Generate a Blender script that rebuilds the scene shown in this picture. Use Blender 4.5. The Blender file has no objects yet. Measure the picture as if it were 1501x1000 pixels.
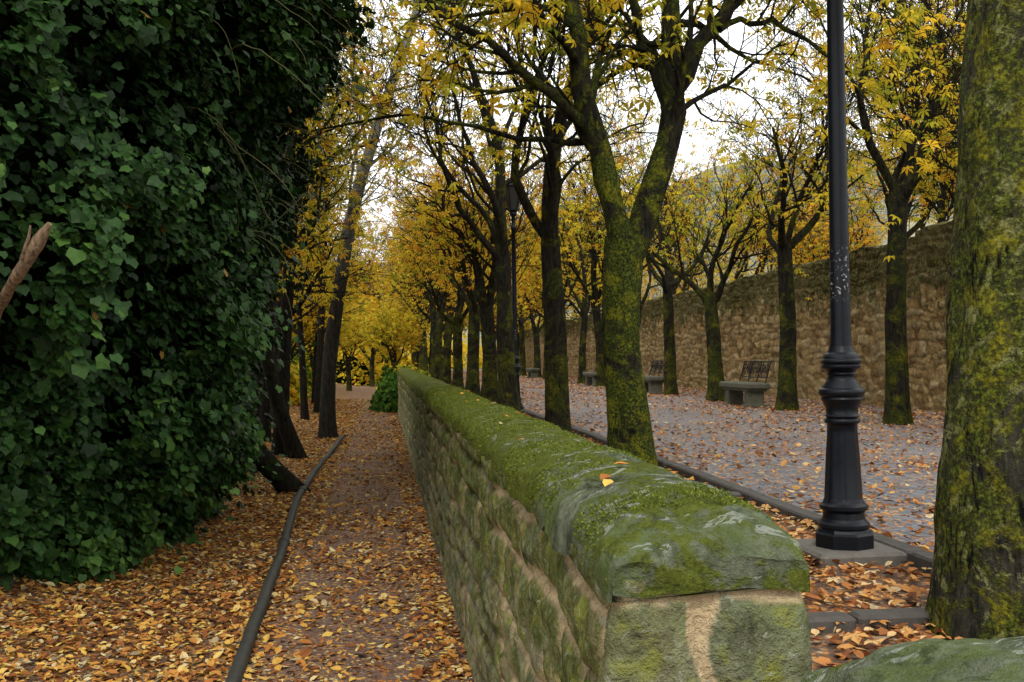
import bpy, math, numpy as np
from mathutils import Vector
R=math.radians
scene=bpy.context.scene
col=scene.collection

# ------------------------------------------------------------ numpy noise
def _h(i,j,k,s):
    with np.errstate(over='ignore'):
        a=(i.astype(np.int64)*374761393+j.astype(np.int64)*668265263+k.astype(np.int64)*2147483647+s*974634777)&0xFFFFFFFF
        a=((a^(a>>13))*1274126177)&0xFFFFFFFF
        a=((a^(a>>16))*1246822519)&0xFFFFFFFF
        a=a^(a>>15)
    return (a&0xFFFFFF)/float(0xFFFFFF)
def vn(x,y,z,s=0):
    x,y,z=np.broadcast_arrays(np.asarray(x,float),np.asarray(y,float),np.asarray(z,float))
    i=np.floor(x);j=np.floor(y);k=np.floor(z)
    u=x-i;v=y-j;w=z-k
    u=u*u*(3-2*u);v=v*v*(3-2*v);w=w*w*(3-2*w)
    r=0
    for a in (0,1):
        for b in (0,1):
            for c in (0,1):
                r=r+_h(i+a,j+b,k+c,s)*(u if a else 1-u)*(v if b else 1-v)*(w if c else 1-w)
    return r*2-1
def fbm(x,y,z,sc=1,o=4,s=0):
    r=0;a=1;t=0
    for q in range(o):
        r=r+a*vn(np.asarray(x)*sc,np.asarray(y)*sc,np.asarray(z)*sc,s+q);t+=a;a*=.5;sc*=2.03
    return r/t
def sm(a,b,x):
    t=np.clip((x-a)/(b-a),0,1);return t*t*(3-2*t)

# ------------------------------------------------------------ mesh helpers
def mesh(name,V,FG,attrs=None,mats=(),midx=None,smooth=True):
    V=np.asarray(V,np.float32)
    if isinstance(FG,np.ndarray): FG=[FG]
    FG=[np.asarray(f,np.int32) for f in FG if len(f)]
    me=bpy.data.meshes.new(name)
    me.vertices.add(len(V)); me.vertices.foreach_set('co',V.ravel())
    lv=np.concatenate([f.ravel() for f in FG])
    tot=np.concatenate([np.full(len(f),f.shape[1],np.int32) for f in FG])
    st=np.concatenate([[0],np.cumsum(tot)[:-1]]).astype(np.int32)
    me.loops.add(len(lv)); me.loops.foreach_set('vertex_index',lv)
    me.polygons.add(len(tot)); me.polygons.foreach_set('loop_start',st)
    for m in mats: me.materials.append(m)
    if midx is not None: me.polygons.foreach_set('material_index',np.asarray(midx,np.int32))
    me.polygons.foreach_set('use_smooth',np.full(len(tot),bool(smooth)))
    me.update(calc_edges=True)
    if attrs:
        for k,a in attrs.items():
            at=me.attributes.new(k,'FLOAT','POINT'); at.data.foreach_set('value',np.asarray(a,np.float32))
    return me
def obj(name,me,parent=None,loc=(0,0,0),rot=(0,0,0),scale=(1,1,1),**props):
    o=bpy.data.objects.new(name,me); col.objects.link(o)
    o.location=loc;o.rotation_euler=rot;o.scale=scale
    if parent: o.parent=parent
    for k,v in props.items(): o[k]=v
    return o
def gridF(nu,nv):
    i=np.arange((nu-1)*(nv-1)); a=i//(nv-1)*nv+i%(nv-1)
    return np.stack([a,a+1,a+nv+1,a+nv],1)
class Geo:
    def __init__(s): s.V=[];s.F={};s.n=0;s.M={}
    def add(s,V,F,m=0):
        F=np.asarray(F,np.int64)
        if len(F)==0:return
        s.V.append(np.asarray(V,float)); k=F.shape[1]
        s.F.setdefault(k,[]).append(F+s.n); s.M.setdefault(k,[]).append(np.full(len(F),m)); s.n+=len(V)
    def build(s,name,mats,smooth=True,attrs=None):
        ks=sorted(s.F)
        return mesh(name,np.concatenate(s.V),[np.concatenate(s.F[k]) for k in ks],attrs,mats,np.concatenate([np.concatenate(s.M[k]) for k in ks]),smooth)
def box(g,c,d,m=0,bev=0.01):
    x,y,z=np.array(d)/2.; b=min(bev,x*.45,y*.45,z*.45)
    prof=[(-z,-b),(-z+b,0),(z-b,0),(z,-b)]
    V=[];
    for zz,o in prof:
        X=x+o;Y=y+o
        for px,py in ((-X+b,-Y),(X-b,-Y),(X,-Y+b),(X,Y-b),(X-b,Y),(-X+b,Y),(-X,Y-b),(-X,-Y+b)): V.append((px,py,zz))
    F=[]
    for k in range(3):
        for i in range(8):
            j=(i+1)%8; F.append((k*8+i,k*8+j,k*8+8+j,k*8+8+i))
    V=np.array(V)+c
    g.add(V,F,m); g.add(V[:8][::-1],[tuple(range(8))],m); g.add(V[24:],[tuple(range(8))],m)
def lathe(g,prof,n=24,m=0,flute=None):
    prof=np.array(prof,float); a=np.arange(n)*2*math.pi/n
    V=[]
    for z,r in prof:
        rr=r*np.ones(n)
        if flute and flute[0]<z<flute[1]: rr=rr*(1-.07*(.5+.5*np.cos(a*flute[2])))
        V.append(np.stack([rr*np.cos(a),rr*np.sin(a),np.full(n,z)],1))
    V=np.concatenate(V);k=len(prof);F=[]
    for q in range(k-1):
        for i in range(n):
            j=(i+1)%n;F.append((q*n+i,q*n+j,q*n+n+j,q*n+n+i))
    g.add(V,F,m); g.add(V[-n:],[tuple(range(n))],m)
def tube(g,P,rad,n=6,m=0,cap=True,rough=0,seed=0):
    P=np.asarray(P,float);k=len(P)
    rad=np.broadcast_to(np.asarray(rad,float),(k,))
    T=np.gradient(P,axis=0);T/=np.linalg.norm(T,axis=1)[:,None]+1e-9
    ref=np.array([1,0,0.]) if abs(T[0][0])<.8 else np.array([0,1.,0])
    u=np.cross(T[0],ref);u/=np.linalg.norm(u);U=[]
    for t in T:
        u=u-t*np.dot(u,t);u/=np.linalg.norm(u)+1e-9;U.append(u)
    U=np.array(U);W=np.cross(T,U)
    a=np.arange(n)*2*math.pi/n
    D=U[:,None,:]*np.cos(a)[None,:,None]+W[:,None,:]*np.sin(a)[None,:,None]
    rr=np.repeat(rad[:,None],n,1)
    if rough:
        Q=P[:,None,:]+D*rad[:,None,None]
        rr=rr*(1+rough*fbm(Q[...,0],Q[...,1],Q[...,2]*.6,6,4,seed)+rough*.8*fbm(Q[...,0],Q[...,1],Q[...,2]*.5,2,2,seed+9))
    V=(P[:,None,:]+D*rr[:,:,None]).reshape(-1,3)
    q=np.repeat(np.arange(k-1),n);i=np.tile(np.arange(n),k-1);j=(i+1)%n
    F=np.stack([q*n+i,q*n+j,q*n+n+j,q*n+n+i],1)
    g.add(V,F,m)
    if cap and n>3:
        g.add(V[-n:],[tuple(range(n))],m); g.add(V[:n][::-1],[tuple(range(n))],m)
def smooth_path(P,n):
    P=np.asarray(P,float);t=np.r_[0,np.cumsum(np.linalg.norm(np.diff(P,axis=0),axis=1))]
    tt=np.linspace(0,t[-1],n)
    Q=np.stack([np.interp(tt,t,P[:,i]) for i in range(P.shape[1])],1)
    for _ in range(max(1,n//len(P))):
        Q[1:-1]=(Q[:-2]+2*Q[1:-1]+Q[2:])/4
    return Q
def T_litter():
    V=np.array([(0,-.5,0),(-.30,-.12,.10),(-.24,.25,.16),(0,.55,.05),(.24,.25,.13),(.30,-.12,.12)])
    return V,np.array([(0,5,4,3),(0,3,2,1)])
def T_palm(k=6,w0=.105,droop=.45):
    V=[];F=[]
    for i in range(k):
        a=R(-125+250*i/(k-1)); L=(.62 if i in(0,k-1) else .85 if i in (1,k-2) else 1.0)*.55
        d=np.array([math.sin(a),math.cos(a)]);s=np.array([d[1],-d[0]])
        w=w0*L/.55
        b=len(V)
        V+= [(0,0,0),(*(d*L*.62+s*w),-.22*droop*L+.03),(*(d*L),-droop*L),(*(d*L*.62-s*w),-.22*droop*L+.03)]
        F.append((b,b+1,b+2,b+3))
    return np.array(V),np.array(F)
def T_ivy():
    V=np.array([(0,-.22,0),(.34,-.32,-.03),(.42,-.04,-.02),(.44,.16,-.06),(.27,.30,-.02),(0,.58,-.10),(-.27,.30,-.02),(-.44,.16,-.06),(-.42,-.04,-.02),(-.34,-.32,-.03),(0,.06,-.0)])
    return V,np.array([(10,0,1,2),(10,2,3,4),(10,4,5,6),(10,6,7,8),(10,8,9,0)])
def basis(nrm,tip):
    z=nrm/np.linalg.norm(nrm,axis=1)[:,None]
    y=tip-z*np.sum(tip*z,1)[:,None];y/=np.linalg.norm(y,axis=1)[:,None]+1e-9
    x=np.cross(y,z);return np.stack([x,y,z],2)
def scatter(T,pos,M,s,rnd):
    V,F=T;n=len(pos);k=len(V)
    s=np.asarray(s)
    P=np.einsum('nij,kj->nki',M,V)*s[:,None,None]+pos[:,None,:]
    FF=(F[None]+(np.arange(n)*k)[:,None,None]).reshape(-1,F.shape[1])
    return P.reshape(-1,3),FF,np.repeat(rnd,k)

# ------------------------------------------------------------ node helpers
def newmat(name):
    m=bpy.data.materials.new(name);m.use_nodes=True;nt=m.node_tree
    for n in list(nt.nodes):nt.nodes.remove(n)
    return m,nt
def nd(nt,t,ins=None,out=0,**p):
    n=nt.nodes.new(t)
    for k,v in p.items(): setattr(n,k,v)
    for k,v in (ins or {}).items():
        if isinstance(v,bpy.types.NodeSocket): nt.links.new(v,n.inputs[k])
        else: n.inputs[k].default_value=v
    return n.outputs[out] if out is not None else n
def c4(c): return (c[0],c[1],c[2],1)
def mix(nt,f,a,b,bl='MIX'):
    n=nt.nodes.new('ShaderNodeMix');n.data_type='RGBA';n.blend_type=bl
    for i,v in ((0,f),(6,a),(7,b)):
        if isinstance(v,bpy.types.NodeSocket): nt.links.new(v,n.inputs[i])
        else: n.inputs[i].default_value=v if i==0 else c4(v)
    return n.outputs[2]
def noise(nt,co,sc,det=4,ro=.6,dist=0): return nd(nt,'ShaderNodeTexNoise',{'Vector':co,'Scale':sc,'Detail':det,'Roughness':ro,'Distortion':dist})
def ramp(nt,f,st,interp='LINEAR'):
    n=nt.nodes.new('ShaderNodeValToRGB');r=n.color_ramp;r.interpolation=interp
    cc=lambda c:c4(c) if not isinstance(c,(int,float)) else (c,c,c,1)
    r.elements[0].position=st[0][0];r.elements[0].color=cc(st[0][1])
    r.elements[1].position=st[-1][0];r.elements[1].color=cc(st[-1][1])
    for p,c in st[1:-1]:
        e=r.elements.new(p);e.color=cc(c)
    nt.links.new(f,n.inputs[0]);return n.outputs[0]
def mth(nt,op,a,b=0.5):
    return nd(nt,'ShaderNodeMath',{0:a,1:b},operation=op)
def objco(nt,scale=None):
    co=nd(nt,'ShaderNodeTexCoord',out=3)
    if scale: co=nd(nt,'ShaderNodeMapping',{'Vector':co,'Scale':scale})
    return co
def attr(nt,n): return nd(nt,'ShaderNodeAttribute',out=2,attribute_name=n)
def finish(nt,colr,rough=.8,bump=None,bs=.5,bd=.02,spec=.3,transl=0,diff=False):
    C=colr if isinstance(colr,bpy.types.NodeSocket) else c4(colr)
    if diff:
        b=nd(nt,'ShaderNodeBsdfDiffuse',{'Color':C})
    else:
        ins={'Base Color':C,'Roughness':rough,'Specular IOR Level':spec}
        if bump is not None: ins['Normal']=nd(nt,'ShaderNodeBump',{'Height':bump,'Strength':bs,'Distance':bd})
        b=nd(nt,'ShaderNodeBsdfPrincipled',ins)
    if transl:
        t=nd(nt,'ShaderNodeBsdfTranslucent',{'Color':C})
        b=nd(nt,'ShaderNodeMixShader',{0:transl,1:b,2:t})
    nd(nt,'ShaderNodeOutputMaterial',{0:b},out=None)

def leafmat(name,stops,transl=.35,rough=.5,spec=.3,objvar=None,diff=True):
    m,nt=newmat(name);c=ramp(nt,attr(nt,'rnd'),stops)
    if objvar:
        r=nd(nt,'ShaderNodeObjectInfo',out=5)
        c=mix(nt,ramp(nt,r,[(0.2,0.0),(1,.85)]),c,mix(nt,1.0,c,objvar,'MULTIPLY'))
    finish(nt,c,rough,spec=spec,transl=transl,diff=diff);return m
M_yellow=leafmat('yellow_leaves',[(0,(.13,.18,.018)),(.22,(.36,.38,.035)),(.42,(.68,.58,.045)),(.65,(.76,.54,.04)),(.87,(.66,.35,.03)),(1,(.32,.12,.015))],.45,objvar=(.96,.78,.65))
M_orange=leafmat('orange_leaves',[(0,(.45,.38,.03)),(.3,(.72,.52,.045)),(.6,(.76,.42,.035)),(.85,(.60,.25,.02)),(1,(.3,.1,.015))],.45)
M_green=leafmat('green_leaves',[(0,(.04,.09,.012)),(.5,(.14,.21,.02)),(.8,(.36,.36,.03)),(1,(.5,.42,.03))],.35)
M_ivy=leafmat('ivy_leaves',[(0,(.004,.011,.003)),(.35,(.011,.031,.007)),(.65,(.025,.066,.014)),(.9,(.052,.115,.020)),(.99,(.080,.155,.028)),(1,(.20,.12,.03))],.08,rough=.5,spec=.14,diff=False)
M_litter=leafmat('fallen_leaf_litter',[(0,(.08,.035,.018)),(.18,(.19,.07,.028)),(.40,(.38,.15,.04)),(.58,(.52,.26,.06)),(.76,(.62,.42,.09)),(.9,(.60,.49,.27)),(1,(.09,.055,.04))],.1)
M_litter2=leafmat('fallen_leaf_rust',[(0,(.11,.05,.03)),(.25,(.27,.10,.04)),(.5,(.45,.20,.065)),(.75,(.57,.33,.11)),(.92,(.62,.48,.27)),(1,(.10,.06,.045))],.1)

def barkmat(name,dark,light,moss,amt,mscale=2.2,grey=None,lichen=None,low=False):
    m,nt=newmat(name)
    co=objco(nt);cs=objco(nt,(1,1,.22))
    n1=noise(nt,cs,30,7,.7,.4);n2=noise(nt,co,mscale,6,.72,.8);n3=noise(nt,co,55,4,.75);n4=noise(nt,co,mscale*.45,2,.5)
    base=mix(nt,ramp(nt,n1,[(.38,0.),(.64,1.)]),dark,light)
    z=nd(nt,'ShaderNodeSeparateXYZ',{0:co},out=2)
    if grey: 
        base=mix(nt,ramp(nt,mth(nt,'MULTIPLY',z,.12),[(.34,0.),(.7,1.)]),base,mix(nt,n1,tuple(x*.35 for x in grey),tuple(x*1.2 for x in grey)))
    mv=mth(nt,'ADD',mth(nt,'MULTIPLY',n2,.7),mth(nt,'MULTIPLY',n4,.3))
    if low: mv=mth(nt,'ADD',mv,nd(nt,'ShaderNodeMapRange',{0:z,1:0.,2:4.,3:.06,4:-.06}))
    mm=ramp(nt,mv,[(.60-amt*.2,0.),(.66-amt*.2,1.)])
    mm=mth(nt,'MULTIPLY',mm,ramp(nt,n3,[(.38,.2),(.56,1.)]))
    mc=mix(nt,ramp(nt,n3,[(.35,0.),(.7,1.)]),tuple(x*.4 for x in moss),tuple(x*1.6 for x in moss))
    mc=mix(nt,ramp(nt,noise(nt,co,mscale*2.3,4,.6),[(.50,0.),(.64,1.)]),mc,(moss[0]*2.8,moss[1]*2.2,moss[2]*1.2))
    c=mix(nt,mm,base,mc)
    if lichen:
        lk=ramp(nt,noise(nt,co,13,5,.7,.6),[(.55,0.),(.61,.85)])
        c=mix(nt,mth(nt,'MULTIPLY',lk,ramp(nt,n3,[(.4,.3),(.55,1.)])),c,lichen)
        c=mix(nt,ramp(nt,noise(nt,cs,16,6,.75,1.2),[(.36,1.),(.44,0.)]),c,tuple(x*.6 for x in dark))
    h=mth(nt,'ADD',mth(nt,'ADD',mth(nt,'MULTIPLY',n1,.8),mth(nt,'MULTIPLY',mm,.35)),mth(nt,'MULTIPLY',n3,.5))
    finish(nt,c,.95,h,1.,.035,.1);return m
M_bark=barkmat('mossy_bark',(.006,.005,.004),(.030,.027,.017),(.056,.068,.010),.62,low=True)
M_barknear=barkmat('moss_covered_bark',(.008,.008,.006),(.06,.056,.04),(.088,.106,.014),.86,4.2,None,(.27,.28,.10))
M_barkmid=barkmat('dark_mossy_bark',(.005,.005,.004),(.030,.028,.016),(.074,.096,.011),.74,3.0,low=True)
M_barkdark=barkmat('dark_bark',(.006,.005,.0045),(.028,.024,.017),(.026,.032,.009),.2)
M_barkpale=barkmat('pale_bark',(.010,.009,.007),(.045,.04,.03),(.05,.055,.02),.2,2.2,(.27,.27,.23))

def wallmat(name,cols,mortar,moss,mossTop,zlow,zhigh,fine=60.,mossamt=.5,endfade=False):
    m,nt=newmat(name);co=objco(nt)
    sr=attr(nt,'srnd');mo=attr(nt,'mortar');jo=attr(nt,'joint')
    n1=noise(nt,co,3.2,5,.65);n2=noise(nt,co,14,6,.75);n3=noise(nt,co,fine,3,.7);n5=noise(nt,co,5.5,5,.7,.6)
    c=ramp(nt,sr,cols)
    c=mix(nt,ramp(nt,n2,[(.35,0.),(.65,1.)]),mix(nt,1.,c,(.50,.47,.42),'MULTIPLY'),c)
    sx=nd(nt,'ShaderNodeSeparateXYZ',{0:co},out=None)
    g=nd(nt,'ShaderNodeMapRange',{0:sx.outputs[2],1:zlow,2:zhigh,3:-mossTop*.3,4:mossTop})
    msk=ramp(nt,mth(nt,'ADD',mth(nt,'ADD',mth(nt,'MULTIPLY',n1,.5),mth(nt,'MULTIPLY',n5,.5)),g),[(.58-mossamt*.2,0.),(.66-mossamt*.2,1.)])
    msk=mth(nt,'MULTIPLY',msk,ramp(nt,n3,[(.3,.3),(.55,1.)]))
    if endfade:
        msk=mth(nt,'MULTIPLY',msk,nd(nt,'ShaderNodeMapRange',{0:sx.outputs[1],1:2.03,2:2.15,3:.45,4:.95}))
    mc=mix(nt,ramp(nt,n2,[(.3,0.),(.7,1.)]),tuple(x*.4 for x in moss),tuple(x*1.5 for x in moss))
    c=mix(nt,msk,c,mc)
    if endfade:
        yl=ramp(nt,noise(nt,co,9,5,.7,.5),[(.51,0.),(.61,.75)])
        c=mix(nt,yl,c,(.22,.235,.045))
        oc=ramp(nt,noise(nt,co,4.,5,.7,.5),[(.56,0.),(.66,.6)])
        oc=mth(nt,'MULTIPLY',oc,nd(nt,'ShaderNodeMapRange',{0:sx.outputs[1],1:2.03,2:2.15,3:.2,4:1.}))
        c=mix(nt,oc,c,(.30,.22,.10))
    c=mix(nt,mth(nt,'MULTIPLY',jo,.6),c,mix(nt,1.,c,(.22,.20,.15),'MULTIPLY'))
    c=mix(nt,mth(nt,'MULTIPLY',mo,.9),c,mix(nt,ramp(nt,n2,[(.3,0.),(.6,1.)]),tuple(x*.55 for x in mortar),mortar))
    spots=ramp(nt,noise(nt,co,24,3,.6,.8),[(.62,0.),(.66,1.)])
    c=mix(nt,mth(nt,'MULTIPLY',spots,.5 if endfade else .2),c,(.34,.36,.28))
    dk=ramp(nt,noise(nt,co,7,5,.7,1.),[(.57,0.),(.71,.8 if endfade else .6)])
    c=mix(nt,mth(nt,'MULTIPLY',dk,mth(nt,'SUBTRACT',1.,mo)),c,(.02,.02,.014))
    h=mth(nt,'ADD',mth(nt,'MULTIPLY',n3,.4),n2)
    finish(nt,c,.95,h,1.,.04,.1);return m
M_wall=wallmat('mossy_rubble_stone',[(0,(.19,.19,.11)),(.35,(.27,.29,.18)),(.6,(.34,.31,.17)),(.8,(.22,.25,.17)),(1,(.38,.32,.18))],(.64,.49,.29),(.090,.115,.024),.12,0.,1.13,60,.32,True)
M_farwall=wallmat('sandstone_rubble',[(0,(.20,.125,.055)),(.3,(.40,.265,.115)),(.6,(.52,.38,.175)),(.8,(.29,.225,.12)),(1,(.60,.46,.25))],(.30,.22,.11),(.050,.056,.012),.32,1.9,3.9,24,.08)
# coping
m,nt=newmat('mossy_coping_stone');M_cop=m
co=objco(nt)
n1=noise(nt,co,3.8,6,.72,.5);n2=noise(nt,co,16,6,.75);n3=noise(nt,co,110,4,.8);n4=noise(nt,objco(nt,(.55,1.3,1.)),12,4,.65,1.2)
geo=nd(nt,'ShaderNodeNewGeometry',out=None)
nx=nd(nt,'ShaderNodeSeparateXYZ',{0:geo.outputs['Normal']},out=None)
y=nd(nt,'ShaderNodeSeparateXYZ',{0:co},out=1)
near=nd(nt,'ShaderNodeMapRange',{0:mth(nt,'ADD',y,mth(nt,'MULTIPLY',n2,1.2)),1:2.6,2:5.0,3:-.04,4:.12})
stone=mix(nt,ramp(nt,n2,[(.35,0.),(.65,1.)]),(.070,.090,.046),(.29,.32,.22))
stone=mix(nt,ramp(nt,noise(nt,co,5,5,.7),[(.47,0.),(.6,.7)]),stone,(.14,.19,.045))
mossc=mix(nt,ramp(nt,n2,[(.32,0.),(.68,1.)]),(.026,.040,.007),(.14,.175,.024))
mossc=mix(nt,ramp(nt,n3,[(.38,.0),(.66,.75)]),mossc,(.23,.26,.04))
mm=ramp(nt,mth(nt,'ADD',n1,near),[(.49,0.),(.54,1.)])
c=mix(nt,mm,stone,mossc)
lm=ramp(nt,n4,[(.595,0.),(.615,1.)])
lm=mth(nt,'MULTIPLY',lm,ramp(nt,nx.outputs[2],[(.45,0.),(.75,1.)]))
lm=mth(nt,'MULTIPLY',lm,nd(nt,'ShaderNodeMapRange',{0:y,1:3.,2:7.,3:.8,4:.3}))
c=mix(nt,lm,c,(.44,.47,.39))
dk=ramp(nt,noise(nt,co,8,5,.75,.8),[(.57,0.),(.67,.7)])
c=mix(nt,dk,c,(.022,.027,.010))
h=mth(nt,'ADD',mth(nt,'ADD',mth(nt,'MULTIPLY',n3,.8),n2),mth(nt,'MULTIPLY',mm,.3))
finish(nt,c,.95,h,1.,.035,.1)

def groundmat(name,soil1,soil2,leafcols,cover,vs=26.,rough=.9,paver=None):
    m,nt=newmat(name);co=objco(nt)
    n1=noise(nt,co,1.3,5,.6);n2=noise(nt,co,38,4,.7)
    base=mix(nt,ramp(nt,n2,[(.3,0.),(.7,1.)]),soil1,soil2)
    h=n2
    if paver:
        br=nd(nt,'ShaderNodeTexBrick',{'Vector':nd(nt,'ShaderNodeMapping',{'Vector':co,'Rotation':(0,0,R(90))}),'Color1':c4(paver[0]),'Color2':c4(paver[1]),'Mortar':c4(paver[2]),'Scale':1.,'Mortar Size':.006,'Mortar Smooth':.5,'Brick Width':.22,'Row Height':.11},out=None)
        base=mix(nt,ramp(nt,n2,[(.3,0.),(.8,1.)]),mix(nt,1.,br.outputs[0],(.6,.6,.6),'MULTIPLY'),br.outputs[0])
        base=mix(nt,ramp(nt,noise(nt,co,.9,5,.6),[(.35,.0),(.65,.6)]),base,mix(nt,1.,base,(.55,.55,.56),'MULTIPLY'))
        h=mth(nt,'SUBTRACT',mth(nt,'MULTIPLY',n2,.5),mth(nt,'MULTIPLY',br.outputs[1],.6))
    wn=nd(nt,'ShaderNodeTexNoise',{'Vector':co,'Scale':20.},out=1)
    ws=nd(nt,'ShaderNodeVectorMath',{0:wn,'Scale':.06},operation='SCALE')
    wob=nd(nt,'ShaderNodeVectorMath',{0:co,1:ws},operation='ADD')
    v=nd(nt,'ShaderNodeTexVoronoi',{'Vector':wob,'Scale':vs},out=None)
    sp=nd(nt,'ShaderNodeSeparateColor',{0:v.outputs['Color']},out=None)
    lc=ramp(nt,sp.outputs[0],leafcols)
    pick=mth(nt,'GREATER_THAN',mth(nt,'ADD',mth(nt,'MULTIPLY',sp.outputs[1],.6),mth(nt,'MULTIPLY',n1,.8)),1.-cover)
    edge=ramp(nt,v.outputs['Distance'],[(.3,1.),(.6,.0)])
    f=mth(nt,'MULTIPLY',pick,edge)
    c=mix(nt,f,base,lc)
    hh=mth(nt,'ADD',mth(nt,'MULTIPLY',f,.7),mth(nt,'MULTIPLY',h,.6))
    finish(nt,c,rough,hh,.7,.02,.25);return m
LC=[(0,(.10,.045,.022)),(.3,(.27,.115,.04)),(.6,(.46,.23,.065)),(.85,(.56,.38,.11)),(1,(.50,.41,.24))]
LC2=[(0,(.12,.055,.03)),(.3,(.28,.12,.045)),(.6,(.46,.22,.075)),(.85,(.56,.33,.13)),(1,(.5,.41,.27))]
M_path=groundmat('leafy_dirt_path',(.06,.034,.024),(.22,.145,.11),LC,.40,34.)
M_ground=groundmat('leafy_ground',(.05,.03,.018),(.17,.11,.065),LC,.75,28.)
M_prom=groundmat('paving_with_leaves',(.1,.1,.1),(.16,.15,.16),LC2,.33,24.,.6,((.195,.21,.235),(.245,.26,.285),(.12,.128,.138)))
M_verge=groundmat('leafy_soil',(.05,.03,.02),(.17,.11,.075),LC2,.60,24.)

def thing(name,label,cat,group=None,loc=(0,0,0),rot=(0,0,0),scale=(1,1,1)):
    o=obj(name,None,None,loc,rot,scale,label=label,category=cat)
    o.empty_display_size=.2
    if group:o['group']=group
    return o

# ------------------------------------------------------------ terrain
def zl(x,y):
    x=np.asarray(x,float);y=np.asarray(y,float)
    return .16*np.clip(-1.5-x,0,20)**1.1*sm(-60,5,-np.abs(x))+.025*fbm(x,y,0*x,1.2,3,3)*sm(.6,-.2,x)
xs=np.unique(np.r_[np.linspace(-300,-12,30),np.linspace(-12,-3,30),np.linspace(-3,.66,60),np.linspace(2,300,30)])
ys=np.unique(np.r_[np.linspace(-60,-2,12),np.linspace(-2,40,240),np.linspace(42,500,50)])
X,Y=np.meshgrid(xs,ys,indexing='ij')
Z=np.where(X<.67,zl(X,Y),-.2)
Z=np.where(X<-30,np.minimum(Z,4),Z)
obj('ground',mesh('ground',np.stack([X,Y,Z],-1).reshape(-1,3),gridF(len(xs),len(ys)),mats=[M_ground]),kind='structure')
xs=np.linspace(-.78,.62,26);ys=np.linspace(-3,60,300)
X,Y=np.meshgrid(xs,ys,indexing='ij')
XX=X-np.clip(Y-22,0,100)**1.5*.006
obj('path',mesh('path',np.stack([XX,Y,zl(XX,Y)+.006+.004*(1-((X+.08)/.7)**2)],-1).reshape(-1,3),gridF(26,300),mats=[M_path]),kind='structure')
def slab(name,x0,x1,y0,y1,z,mat,dx=.5):
    xs=np.linspace(x0,x1,max(3,int((x1-x0)/dx)));ys=np.linspace(y0,y1,120)
    X,Y=np.meshgrid(xs,ys,indexing='ij')
    Z=z+.012*fbm(X,Y,0*X,.8,3,5)
    g=Geo();g.add(np.stack([X,Y,Z],-1).reshape(-1,3),gridF(len(xs),len(ys)))
    g.add([(x0,y0,z-.8),(x0,y1,z-.8),(x0,y1,z),(x0,y0,z),(x1,y0,z-.8),(x1,y0,z)],[(0,1,2,3),(0,3,5,4)])
    return obj(name,g.build(name,[mat]),kind='structure')
slab('promenade',2.58,10.6,-8,110,.60,M_prom)
slab('verge',.66,2.57,-8,110,.60,M_verge,.2)
xs=np.linspace(10.62,140,50);ys=np.linspace(-10,180,50);X,Y=np.meshgrid(xs,ys,indexing='ij')
Z=2.2+(X-10.6)*.10+fbm(X,Y,0*X,.1,3,6)
Z[0]=-.1
obj('terrace',mesh('terrace',np.stack([X,Y,Z],-1).reshape(-1,3),gridF(50,50),mats=[M_ground]),kind='structure')
az=np.radians(np.linspace(-60,75,220));rr=np.linspace(110,420,40)
A,Rr=np.meshgrid(az,rr,indexing='ij')
hgt=(20+36*sm(R(-5),R(26),A)+7*np.sin(A*5+1)+6*fbm(A*14,Rr*.02,0*A,1,4,2))*sm(110,300,Rr)*(1-.3*sm(330,420,Rr))
hgt+=2.5*fbm(A*150,Rr*.25,0*A,.6,4,8)
m,nt=newmat('hazy_wooded_hill');co=objco(nt)
nn=noise(nt,co,.12,6,.7)
finish(nt,ramp(nt,nn,[(.3,(.10,.13,.12)),(.48,(.18,.20,.17)),(.6,(.30,.27,.16)),(.75,(.25,.27,.25))]),1.,nn,1.,2.,0.)  # distance haze is painted into the hill's colours
obj('hill',mesh('hill',np.stack([np.sin(A)*Rr,np.cos(A)*Rr,hgt-1],-1).reshape(-1,3),gridF(220,40),mats=[m]),kind='structure')

# ------------------------------------------------------------ masonry
def masonry(u,v,H,hr,wr,seed,wob=.03,jt=.02):
    r=np.random.default_rng(seed)
    uu=u+wob*fbm(u,v,0*u,2.5,3,seed)*1.6;vv=v+wob*fbm(u,v,0*u+7,2.0,3,seed+3)*1.6
    e=[-.3]
    while e[-1]<H+.3:e.append(e[-1]+r.uniform(*hr))
    e=np.array(e);row=np.clip(np.searchsorted(e,vv)-1,0,len(e)-2)
    dv=np.minimum(vv-e[row],e[row+1]-vv)
    sr=np.zeros_like(u);du=np.zeros_like(u)
    for k in range(len(e)-1):
        mk=row==k
        if not mk.any():continue
        b=[u.min()-1.5]
        while b[-1]<u.max()+1.5:b.append(b[-1]+r.uniform(*wr))
        b=np.array(b);ids=r.random(len(b))
        q=np.clip(np.searchsorted(b,uu[mk])-1,0,len(b)-2)
        du[mk]=np.minimum(uu[mk]-b[q],b[q+1]-uu[mk]);sr[mk]=ids[q]
    rc=.05;a=np.clip(rc-du,0,rc);bb=np.clip(rc-dv,0,rc)
    d=rc-np.hypot(a,bb);d=np.minimum(d,np.minimum(du,dv))
    mort=1-sm(jt*.5,jt*1.3,d)
    return d,mort,sr

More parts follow.
